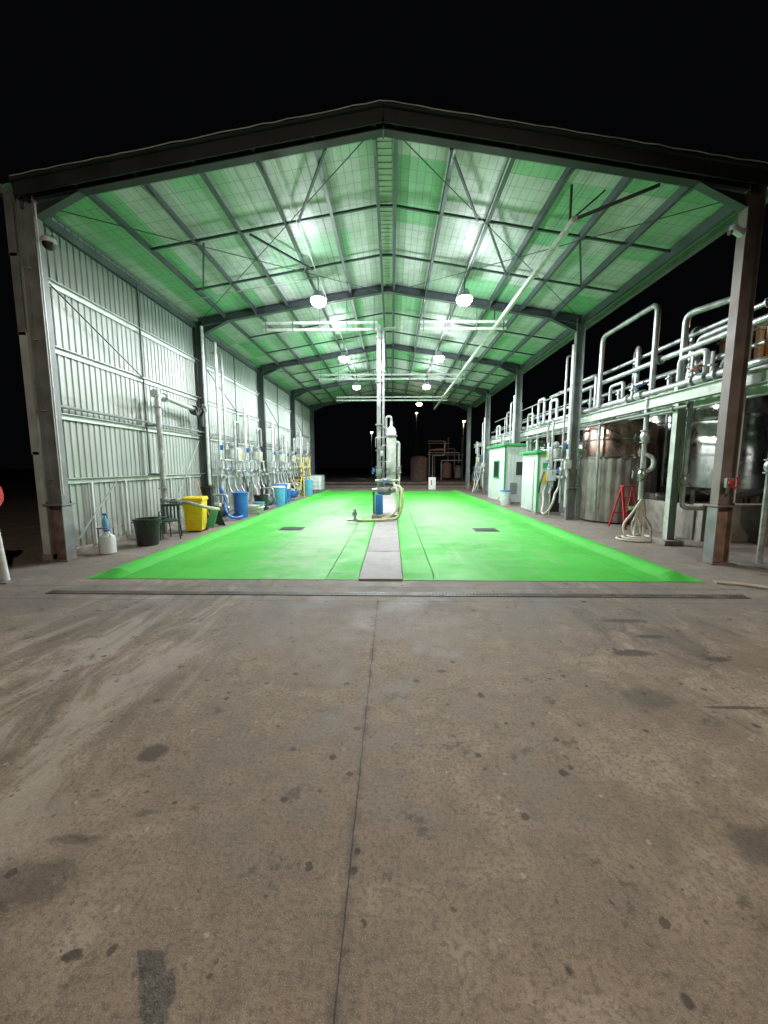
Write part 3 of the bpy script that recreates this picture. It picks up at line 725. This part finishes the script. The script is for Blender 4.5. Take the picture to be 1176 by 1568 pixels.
# ---------------------------------------------------------------- right side plant
g=G('pipe_rack')
g.ibeam('rack_beam','cream',(6.0,4.2,3.15),(6.0,28.5,3.15),.24,.14,(1,0,0))
g.ibeam('rack_beam','cream',(7.0,4.2,3.15),(7.0,28.5,3.15),.24,.14,(1,0,0))
for y in (5.6,8.45,13.2,17.4,20.5,24,27.5):
    g.ibeam('rack_leg','cream' if y<18 else 'steel_grey',(6.06,y,0.0),(6.06,y,3.02),.16,.14,(0,1,0))
    g.box('leg_base','conc',(6.06,y,.05),(.42,.42,.12),bev=.01)
    g.box('cross_beam','cream',(6.5,y,3.3),(1.1,.10,.10))
for (x,z,r,a,b,m) in ((6.15,4.12,.06,6.2,13.5,'pipe'),(6.35,4.45,.045,6.6,16,'pipe'),(6.1,3.42,.07,4.5,24,'pipe'),(6.45,3.42,.05,4.5,28,'pipew'),(6.75,3.45,.09,5,28,'stain'),(6.6,3.9,.05,8,26,'pipe'),(6.2,3.75,.035,6.8,20,'pipe'),(5.9,2.9,.03,8,24,'steel_grey')):
    g.tube('run_pipe',m,[(x,a,z),(x,b,z)],r,seg=12)
    y=a+.4
    while y<b: g.flange('flanges',m,(x,y,z),(0,1,0),r*1.7,.03); y+=2.7
g.tube('gooseneck','pipe',[(6.0,9.3,3.5),(6.0,9.3,5.35),(6.0,11.6,5.35),(6.0,11.6,3.4)],.06,fil=.2,seg=12)
g.tube('gooseneck','pipe',[(6.15,8.6,3.4),(6.15,8.6,4.85),(6.5,7.75,4.85),(6.5,7.75,4.1),(6.5,8.1,3.4)],.065,fil=.18,seg=12)
g.tube('gooseneck','pipe',[(6.3,7.5,3.4),(6.3,7.5,4.3),(6.3,8.4,4.3),(6.3,8.4,3.5)],.055,fil=.15,seg=12)
g.tube('gooseneck','pipew',[(6.1,7.9,3.4),(6.1,7.9,3.95),(6.1,8.6,3.95),(6.1,8.6,3.5)],.05,fil=.12)
g.tube('gooseneck','pipe',[(6.25,10.3,3.4),(6.25,10.3,4.7),(6.6,11.0,4.7),(6.6,11.0,3.5)],.055,fil=.15)
g.tube('gooseneck','pipe',[(6.1,12.0,3.4),(6.1,12.0,4.4),(6.1,13.2,4.4),(6.1,13.2,3.5)],.055,fil=.15)
g.tube('gooseneck','pipe',[(6.1,10.6,3.5),(6.1,10.6,3.9),(6.1,11.2,3.9),(6.1,11.2,3.5)],.045,fil=.1)
g.tube('gooseneck','pipe',[(6.6,9.0,3.4),(6.6,9.0,4.7),(7.6,9.0,4.7),(7.6,9.0,3.7)],.05,fil=.15)
g.tube('gooseneck','pipe',[(6.7,6.6,3.4),(6.7,6.6,4.3),(7.6,7.0,4.3),(7.6,7.0,3.6)],.05,fil=.15)
for y in (14.6,15.8,17.0,18.6,20.2,22.1,24.5):
    h=3.9+random.random()*.8
    g.tube('gooseneck',random.choice(['pipe','pipew']),[(6.05,y,3.4),(6.05,y,h),(6.05,y+.6,h),(6.05,y+.6,2.3)],.05,fil=.12)
for y in (7.2,7.75,8.25,8.9,9.5,10.2,10.8,11.6,12.3,13.4):
    g.tube('stub_pipe','pipe',[(6.1,y,3.42),(6.1,y,3.42+.25+random.random()*.5)],.035,seg=8)
    g.flange('flanges','pipe',(6.1,y,3.62),(0,0,1),.07,.025)
for y in (8.0,9.9,12.8,16.2,19.4): g.valve((6.1,y,3.42),(0,1,0),.07,random.choice(['red','blue','steel_dark']),'pipe',hdir=(-.3,0,1))
for y in (13,15,17,19,21): 
    g.tube('rack_handrail','pipe',[(6.0,y,3.3),(6.0,y,4.25),(6.0,y+2,4.25)],.022,fil=.03,seg=8)
    g.tube('rack_handrail','pipe',[(6.0,y,3.8),(6.0,y+2,3.8)],.018,seg=8)
g.finish()
g=G('drop_pipe_assembly',(6.0,9.4,0))
g.tube('drop','pipe',[(0,0,3.3),(0,0,.9)],.055); g.valve((0,0,2.4),(0,0,1),.06,'steel_dark','pipe',hdir=(-.3,1,0)); g.valve((0,0,1.5),(0,0,1),.06,'steel_grey','stain',hdir=(-1,.5,0))
g.tube('s_bend','pipew',[(0,0,2.0),(.18,-.1,1.9),(.18,-.1,1.65),(0,0,1.55)],.05,fil=.1)
g.tube('tail','stain',[(0,0,.9),(0,0,.75),(-.3,-.1,.7)],.05)
g.tube('drop','pipe',[(.25,-1.0,3.05),(.25,-1.0,.8),(.7,-1.0,.8)],.05); g.valve((.25,-1.0,1.4),(0,0,1),.055,'steel_dark','pipe',hdir=(.5,1,0))
g.finish()
g=G('coiled_white_hose',(5.92,9.3,0))
for k,(a,zb) in enumerate(((.02,.78),(-.16,.72),(-.36,.80))):
    g.tube('hose','hose',[(.03,-.03,.92),(a*.5-.03,-.10,zb*.75),(a-.07,-.16,.32),(a-.04,-.24,.06),(a+.10,-.28,.04),(a+.16,-.2,.28),(a*.4+.08,-.08,zb*.7),(.06,-.03,.90)],.026,spline=True)
for k in range(3):
    c=[(-.30+.05*k+math.cos(q*math.pi/12)*(.36-.07*k),-.38+math.sin(q*math.pi/12)*(.30-.05*k),.028+.03*k) for q in range(24)]
    g.tube('hose','hose',c,.026,closed=True,raw=True)
g.finish()
def tank(x,y,r,z0,z1,top='stain',body='stain',ribs=False,legs=True):
    g=G('stainless_tank',(x,y,0))
    h=z1-z0
    if ribs:
        g.lathe('ribbed_skirt','ribbed',[(r+.02,z0),(r+.02,z0+h*.64)],(0,0,0),seg=112,ribs=.035)
        g.lathe('upper_shell',top,[(r,z0+h*.6),(r,z1-.15),(r*.93,z1-.03),(r*.3,z1+.12),(.001,z1+.14)],(0,0,0),seg=48)
        g.lathe('seam_ring','stain',[(r+.06,z0+h*.64),(r+.06,z0+h*.64+.05)],(0,0,0),seg=48)
        g.lathe('seam_ring','stain',[(r+.02,z0+h*.82),(r+.02,z0+h*.82+.04)],(0,0,0),seg=48)
    else:
        g.lathe('shell',body,[(.05,z0-.25),(r*.7,z0-.08),(r,z0+.08),(r,z1-.15),(r*.93,z1-.03),(r*.3,z1+.12),(.001,z1+.14)],(0,0,0),seg=48)
        for zz in (z0+h*.33,z0+h*.66): g.lathe('weld_band',body,[(r+.012,zz-.03),(r+.012,zz+.03)],(0,0,0),seg=48)
        g.lathe('manway','stain',[(.22,0),(.24,.04),(.24,.09),(.1,.13),(.001,.14)],(-r*.75,-r*.66,z0+.7),(-.75,-.66,0),20)
    if legs:
        for k in range(4):
            q=k*math.pi/2+.6; g.tube('leg','stain',[(math.cos(q)*r*.85,math.sin(q)*r*.85,0),(math.cos(q)*r*.85,math.sin(q)*r*.85,z0+.1)],.06)
    g.tube('vent','pipe',[(0,0,z1+.1),(0,0,z1+.5),(-.3,0,z1+.5)],.05)
    g.tube('side_pipe','pipe',[(-r*.95,-r*.65,z0+.3),(-r*.95,-r*.65,z1+.25),(-r*.3,-r*.2,z1+.25),(-r*.3,-r*.2,z1)],.04)
    g.finish()
tank(7.05,12.3,1.0,.05,3.0,'copper',ribs=True,legs=False)
tank(8.6,9.9,.95,1.1,3.75); tank(9.1,12.4,1.1,.8,4.1); tank(8.3,7.6,.8,1.0,3.5); tank(10.8,10.2,1.1,1.0,3.9)
tank(8.3,16.2,1.2,.5,3.7); tank(8.2,20.0,1.2,.5,3.6); tank(11.5,14.5,1.3,.6,5.2)
tank(10.6,7.2,1.0,1.0,4.0)
g=G('concrete_bund_wall')
g.box('wall','conc',(10.2,8.85,.40),(6.4,.2,.80),bev=.015); g.box('wall','conc',(7.05,10.0,.40),(.2,2.1,.8),bev=.015)
g.box('coping','kerb',(10.2,8.85,.825),(6.5,.28,.05),bev=.01)
g.box('slab','conc',(10.4,10.3,.20),(6.2,2.6,.38)); g.finish()
g=G('concrete_kerb')
pts=[(4.75,5.6),(5.0,5.5),(5.35,5.25),(5.8,4.95),(6.4,4.75),(7.5,4.65),(10,4.6)]
for a,b in zip(pts[:-1],pts[1:]): g.bar('kerb_segment','kerb',(*a,.012),(*b,.012),.03,.14,(0,0,1))
g.finish()
g=G('red_step_ladder',(6.5,10.75,0),R(12))
for a in (-1,1):
    g.bar('front_rail','red',(a*.26,-.30,0),(a*.17,0,1.15),.03,.07); g.bar('rear_rail','red',(a*.26,.30,0),(a*.17,.03,1.12),.03,.04)
for k in range(1,4): 
    t=k/4; g.box('step','red',(0,-.30*(1-t),1.15*t),(.50-.16*t,.10,.025))
g.box('top_cap','red',(0,.01,1.16),(.40,.16,.04),bev=.01); g.bar('rear_brace','red',(-.22,.20,.4),(.22,.20,.4),.02,.03)
g.finish()
g=G('emergency_stop_button',(5.68,6.62,0))
g.box('box','steel_grey',(0,0,1.42),(.12,.06,.16),bev=.01); g.lathe('button','red',[(.045,0),(.05,.03),(.02,.045)],(0,-.03,1.42),(0,-1,0)); g.tube('red_loop','red',[(.06,-.02,1.3),(.14,-.03,1.4),(.1,-.03,1.52)],.015,spline=True); g.finish()
g=G('hose_reel_bracket',(5.95,6.5,0))
g.tube('standpipe','pipew',[(.15,.5,0),(.15,.5,4.1),(.6,.5,4.1)],.035); g.tube('standpipe','pipe',[(.55,.3,0),(.55,.3,3.1)],.045); g.valve((.55,.3,1.7),(0,0,1),.05,'steel_dark'); g.finish()
def hut(name,x0,x1,y0,y1,h,variant):
    g=G(name)
    cx,cy=(x0+x1)/2,(y0+y1)/2
    g.box('walls','white',(cx,cy,h/2+.05),(x1-x0,y1-y0,h),bev=.01)
    g.box('plinth','conc',(cx,cy,.04),(x1-x0+.1,y1-y0+.1,.09))
    g.box('roof','green',(cx,cy,h+.11),(x1-x0+.24,y1-y0+.24,.10),bev=.01)
    for xx in (x0,x1): g.box('corner_trim','green',(xx,y0,h/2+.05),(.06,.06,h+.01))
    if variant==0:
        g.box('doorway_shade','black',(x0+.62,y0-.004,1.0),(.34,.012,1.9)); g.box('door_leaf','white',(x0+.26,y0-.03,1.0),(.36,.04,1.9),bev=.004)  # flat black panel stands for the unlit opening beside the door
        g.box('door_handle','steel_dark',(x0+.40,y0-.06,1.0),(.03,.03,.12))
        g.box('yellow_green_sign','yellow',(x0+.24,y0-.055,1.35),(.22,.006,.5)); g.box('green_sign','green',(x0+.24,y0-.055,1.72),(.22,.006,.2))
        g.box('door_leaf','white',(x0-.03,y0+.7,1.0),(.04,.7,1.9),bev=.004)
    else:
        g.box('window','glass',(x0-.01,cy-.1,1.55),(.02,.9,.75)); 
        for q in (-.45,.45): g.box('window_frame','green',(x0-.022,cy-.1+q*1.02,1.55),(.03,.05,.85))
        for q in (-.4,.4): g.box('window_frame','green',(x0-.022,cy-.1,1.55+q),(.03,.98,.05))
        g.box('window','glass',(cx,y0-.01,1.6),(.5,.02,.6)); g.box('vent_louvre','steel_grey',(cx-.35,y0-.015,.7),(.3,.03,.5))
        for k in range(9): g.box('cladding_ribs','white',(x0+.08+k*.15,y0-.006,h/2+.05),(.02,.012,h-.1))
    g.finish()
hut('control_hut',5.15,6.9,13.75,15.4,2.1,0)
hut('pump_house',5.1,6.6,17.6,20.5,2.55,1)
g=G('wall_notice',(5.3,13.0,0)); g.tube('post','pipe',[(0,0,0),(0,0,1.6)],.025); g.box('board','white',(0,-.03,1.4),(.3,.02,.35)); g.finish()
tub('light_blue_bin','jug',(5.0,17.0,0),.2,.22,.6,'blue',False)
g=G('steel_locker',(7.3,10.7,0)); g.box('body','stain',(0,0,.5),(.5,.5,.95),bev=.015); g.box('door','steel_grey',(0,-.26,.5),(.44,.02,.85),bev=.005); g.finish()

# ---------------------------------------------------------------- far background
g=G('white_barrier_sign',(2.85,27.4,0))
g.box('board','white',(0,0,.5),(.5,.05,.85),bev=.01); g.box('red_mark','red',(-.05,-.03,.55),(.08,.006,.35)); g.box('foot','steel_grey',(0,0,.04),(.55,.35,.06)); g.finish()
g=G('rusty_storage_tank',(3.2,46,0)); g.lathe('shell','rust',[(1.0,0),(1.0,2.6),(.8,2.8),(.001,2.95)],(0,0,0),seg=32); g.tube('pipe','pipe',[(1.2,-.3,0),(1.2,-.3,3.6),(3,-.3,3.6)],.08); g.lathe('band','rust',[(1.03,1.2),(1.03,1.3)],(0,0,0),seg=32); g.finish()
g=G('distant_pipe_gantry')
for x in (4.6,6.9,8.6): g.ibeam('column','steel_dark',(x,48,0),(x,48,4.6+.6*(x>6)),.16,.16,(0,1,0))
for z,a,b in ((3.1,4.4,8.8),(4.5,4.4,7.1)):
    g.tube('beam_pipe','steel_grey',[(a,48,z),(b,48,z)],.07); g.tube('pipe','pipe',[(a,47.7,z+.25),(b-.6,47.7,z+.25),(b-.6,47.7,z-1)],.06)
g.tube('pipe','rust',[(5.2,47.4,0),(5.2,47.4,3.8),(7.6,47.4,3.8),(7.6,47.4,1)],.08)
g.tube('pipe','pipe',[(6.0,47.2,0),(6.0,47.2,2.4),(8.4,47.2,2.4)],.07); g.tube('pipe','pipew',[(4.9,46.9,0),(4.9,46.9,3.0),(6.3,46.9,3.0),(6.3,46.9,4.4)],.06)
g.lathe('vessel','rustr',[(.5,.3),(.6,.5),(.6,1.9),(.2,2.2)],(6.6,47,0)); g.lathe('vessel','steel_grey',[(.4,.3),(.45,.5),(.45,1.5),(.2,1.8)],(8.0,47,0)); g.finish()
g=G('far_kerb'); g.box('kerb','rust',(2,38,.08),(34,.3,.16),bev=.02); g.finish()
g=G('far_footpath'); g.box('slab','kerb',(-2,33.5,.01),(26,1.6,.02)); g.finish()
g=G('process_tower',(18,20,0))
for a in (-1,1):
    for b in (-1,1): g.ibeam('leg','steel_grey',(a,b,0),(a,b,8.5),.2,.2,(0,1,0))
for z in (3,5.5,8.0): g.box('deck','steel_grey',(0,0,z),(2.4,2.4,.12)); g.tube('rail','yellow',[(-1.2,-1.2,z+1),(1.2,-1.2,z+1)],.03); g.tube('rail','yellow',[(-1.2,-1.2,z+1),(-1.2,1.2,z+1)],.03)
g.box('orange_cladding','orange',(0,.6,7.0),(1.8,.8,2.2),bev=.03); g.lathe('column','rust',[(.6,0),(.6,6.5),(.2,7)],(0,0,0)); g.finish()
def yardlight(x,y,h,P,col,lens):
    g=G('yard_light',(x,y,0)); g.tube('pole','steel_dark',[(0,0,0),(0,0,h)],[.06,.04]); g.box('head','steel_dark',(0,-.2,h+.03),(.3,.5,.08),bev=.02)
    g.lathe('lens',lens,[(.001,-.16),(.12,-.12),(.15,0),(.12,.0)],(0,-.25,h-.02)); e=g.finish()
    l=bpy.data.lights.new('yard_light_lamp','POINT'); l.energy=P;l.color=col;l.shadow_soft_size=.15
    o=bpy.data.objects.new('yard_light_lamp',l); o.location=(0,-.25,h-.38); o.parent=e; sc.collection.objects.link(o)
yardlight(7.8,43,6.6,190,(1,.55,.28),'lensw'); yardlight(-2.6,50,6.0,40,(.9,.95,1),'lens'); yardlight(3.6,58,9.5,60,(1,.85,.6),'lensw'); yardlight(15.5,17,8.2,260,(1,.62,.3),'lensw')
g=G('yard_floodlight',(3.45,-5.2,0))
g.tube('pole','steel_grey',[(0,0,0),(0,0,9)],[.11,.07],seg=14); g.box('head','steel_dark',(0,.18,9.05),(.45,.3,.14),rot=(R(40),0,0),bev=.03)
g.box('lens','lensw',(0,.24,8.95),(.34,.22,.02),rot=(R(40),0,0)); e=g.finish()
l=bpy.data.lights.new('floodlight_lamp','SPOT'); l.energy=2500; l.color=(1,.84,.66); l.spot_size=R(96); l.spot_blend=.6; l.shadow_soft_size=.03
o=bpy.data.objects.new('floodlight_lamp',l); sc.collection.objects.link(o); o.location=(0,.35,8.85); o.parent=e
o.rotation_euler=(Vector((-.4,1.9,0))-Vector((3.45,-4.85,8.85))).to_track_quat('-Z','Y').to_euler()

# ---------------------------------------------------------------- photographer
def skinmesh(name,mat,verts,edges,radii,parent,root=0):
    me=bpy.data.meshes.new(name); me.from_pydata(verts,edges,[]); ob=bpy.data.objects.new(name,me); sc.collection.objects.link(ob)
    ob.modifiers.new('Skin','SKIN'); 
    sk=me.skin_vertices[0].data if me.skin_vertices else None
    if sk is None:
        bpy.context.view_layer.objects.active=ob
        sk=me.skin_vertices[0].data
    for i,r in enumerate(radii): sk[i].radius=(r,r) if not isinstance(r,tuple) else r
    sk[root].use_root=True
    ss_=ob.modifiers.new('Sub','SUBSURF'); ss_.levels=2; ss_.render_levels=2
    me.materials.append(M[mat]); ob.parent=parent; 
    return ob
try:
    pe=bpy.data.objects.new('photographer_person',None); sc.collection.objects.link(pe); 
    bx,by=-.16,-.36
    def q(*a): return (bx+a[0],by+a[1],a[2])
    skinmesh('trousers','trouser',[q(0,0,.95),q(-.1,0,.86),q(-.11,.02,.5),q(-.12,0,.1),q(.1,0,.86),q(.11,.02,.5),q(.12,0,.1)],[(0,1),(1,2),(2,3),(0,4),(4,5),(5,6)],[(.15,.12),.10,.075,.06,.10,.075,.06],pe)
    skinmesh('shirt','shirt',[q(0,0,.93),q(0,0,1.15),q(0,.01,1.38),q(0,.0,1.48),q(-.19,0,1.42),q(-.23,-.02,1.14),q(-.19,.12,.95),q(.19,0,1.42),q(.22,.12,1.22),q(.17,.27,1.45),],
        [(0,1),(1,2),(2,3),(2,4),(4,5),(5,6),(2,7),(7,8),(8,9)],[(.15,.11),(.15,.11),(.16,.11),.06,.065,.05,.042,.068,.056,.045],pe)
    skinmesh('neck_and_head','skin',[q(0,0,1.46),q(0,.01,1.56),q(0,.02,1.63),q(0,.02,1.72),q(0,.11,1.64)],[(0,1),(1,2),(2,3),(2,4)],[.055,.055,.085,.08,.016],pe)
    hg=G('head_details',(bx,by,0))
    hg.lathe('hair','hair',[(.001,1.815),(.06,1.80),(.09,1.76),(.098,1.70),(.09,1.66)],(0,-.005,0),seg=20)
    for a in (-1,1):
        hg.lathe('ear','skin',[(.02,-.008),(.026,0),(.02,.008)],(a*.09,.01,1.66),(1,0,0),12); hg.lathe('eye','jug',[(.001,-.012),(.011,0),(.001,.012)],(a*.033,.095,1.68),(0,1,0),10)
    hg.box('mouth','rust',(0,.097,1.585),(.045,.01,.008))
    for a in (-1,1): hg.box('shoe','black',(a*.12,.06,.05),(.10,.28,.10),bev=.03)
    he=hg.finish(); he.name='head_and_shoes'; he.parent=pe
    H=Vector((.03,-.06,1.61))
    vs=[q(.17,.27,1.45),tuple(H),tuple(H+Vector((-.01,.0,.05)))]; ed=[(0,1),(1,2)]; ra=[.034,.028,.032]
    for k,(dz,ln) in enumerate(((.07,.055),(.05,.062),(.03,.06),(.01,.05))):
        a=H+Vector((.01,.0,dz)); i=len(vs)
        vs+= [tuple(a),tuple(a+Vector((.022,.012,.004))),tuple(a+Vector((.012,.034,.006)))]; ed+=[(2,i),(i,i+1),(i+1,i+2)]; ra+=[.011,.009,.008]
    i=len(vs); vs+=[tuple(H+Vector((-.035,0,.04))),tuple(H+Vector((-.05,.01,.07)))]; ed+=[(1,i),(i,i+1)]; ra+=[.012,.010]
    skinmesh('hand','skin',vs,ed,ra,pe,1)
    skinmesh('left_hand','skin',[q(-.19,.12,.95),q(-.19,.16,.87),q(-.20,.19,.80),q(-.18,.20,.80),q(-.16,.19,.81),q(-.15,.15,.86)],[(0,1),(1,2),(1,3),(1,4),(1,5)],[.032,.03,.01,.01,.01,.01],pe)
    pg=G('phone',(0,0,0)); pg.box('phone_body','black',(0,-.032,1.665),(.076,.009,.16),bev=.003); ph=pg.finish(); ph.parent=pe
except Exception as ex:
    print('PERSON FAIL',ex)

# ---------------------------------------------------------------- world
w=bpy.data.worlds.new('World'); sc.world=w; w.use_nodes=True; nt=w.node_tree
bg=nt.nodes['Background']; sky=nt.nodes.new('ShaderNodeTexSky'); sky.sky_type='NISHITA'; sky.sun_disc=False
sky.sun_elevation=R(-8); sky.sun_rotation=R(180)
add=nt.nodes.new('ShaderNodeMix'); add.data_type='RGBA'; add.inputs[0].default_value=.9
nt.links.new(sky.outputs[0],add.inputs[6]); add.inputs[7].default_value=(.03,.032,.04,1)
nt.links.new(add.outputs[2],bg.inputs[0]); bg.inputs[1].default_value=.05

# ---------------------------------------------------------------- camera
cam=bpy.data.cameras.new('camera'); co=bpy.data.objects.new('camera',cam); sc.collection.objects.link(co)
cam.sensor_fit='VERTICAL'; cam.sensor_height=36; cam.lens=36*590/1568; cam.clip_start=.02; cam.clip_end=900
co.location=(0,0,1.7); co.rotation_euler=(R(90-6.77),0,R(1.16))
sc.camera=co
print('OBJS',len(bpy.data.objects))
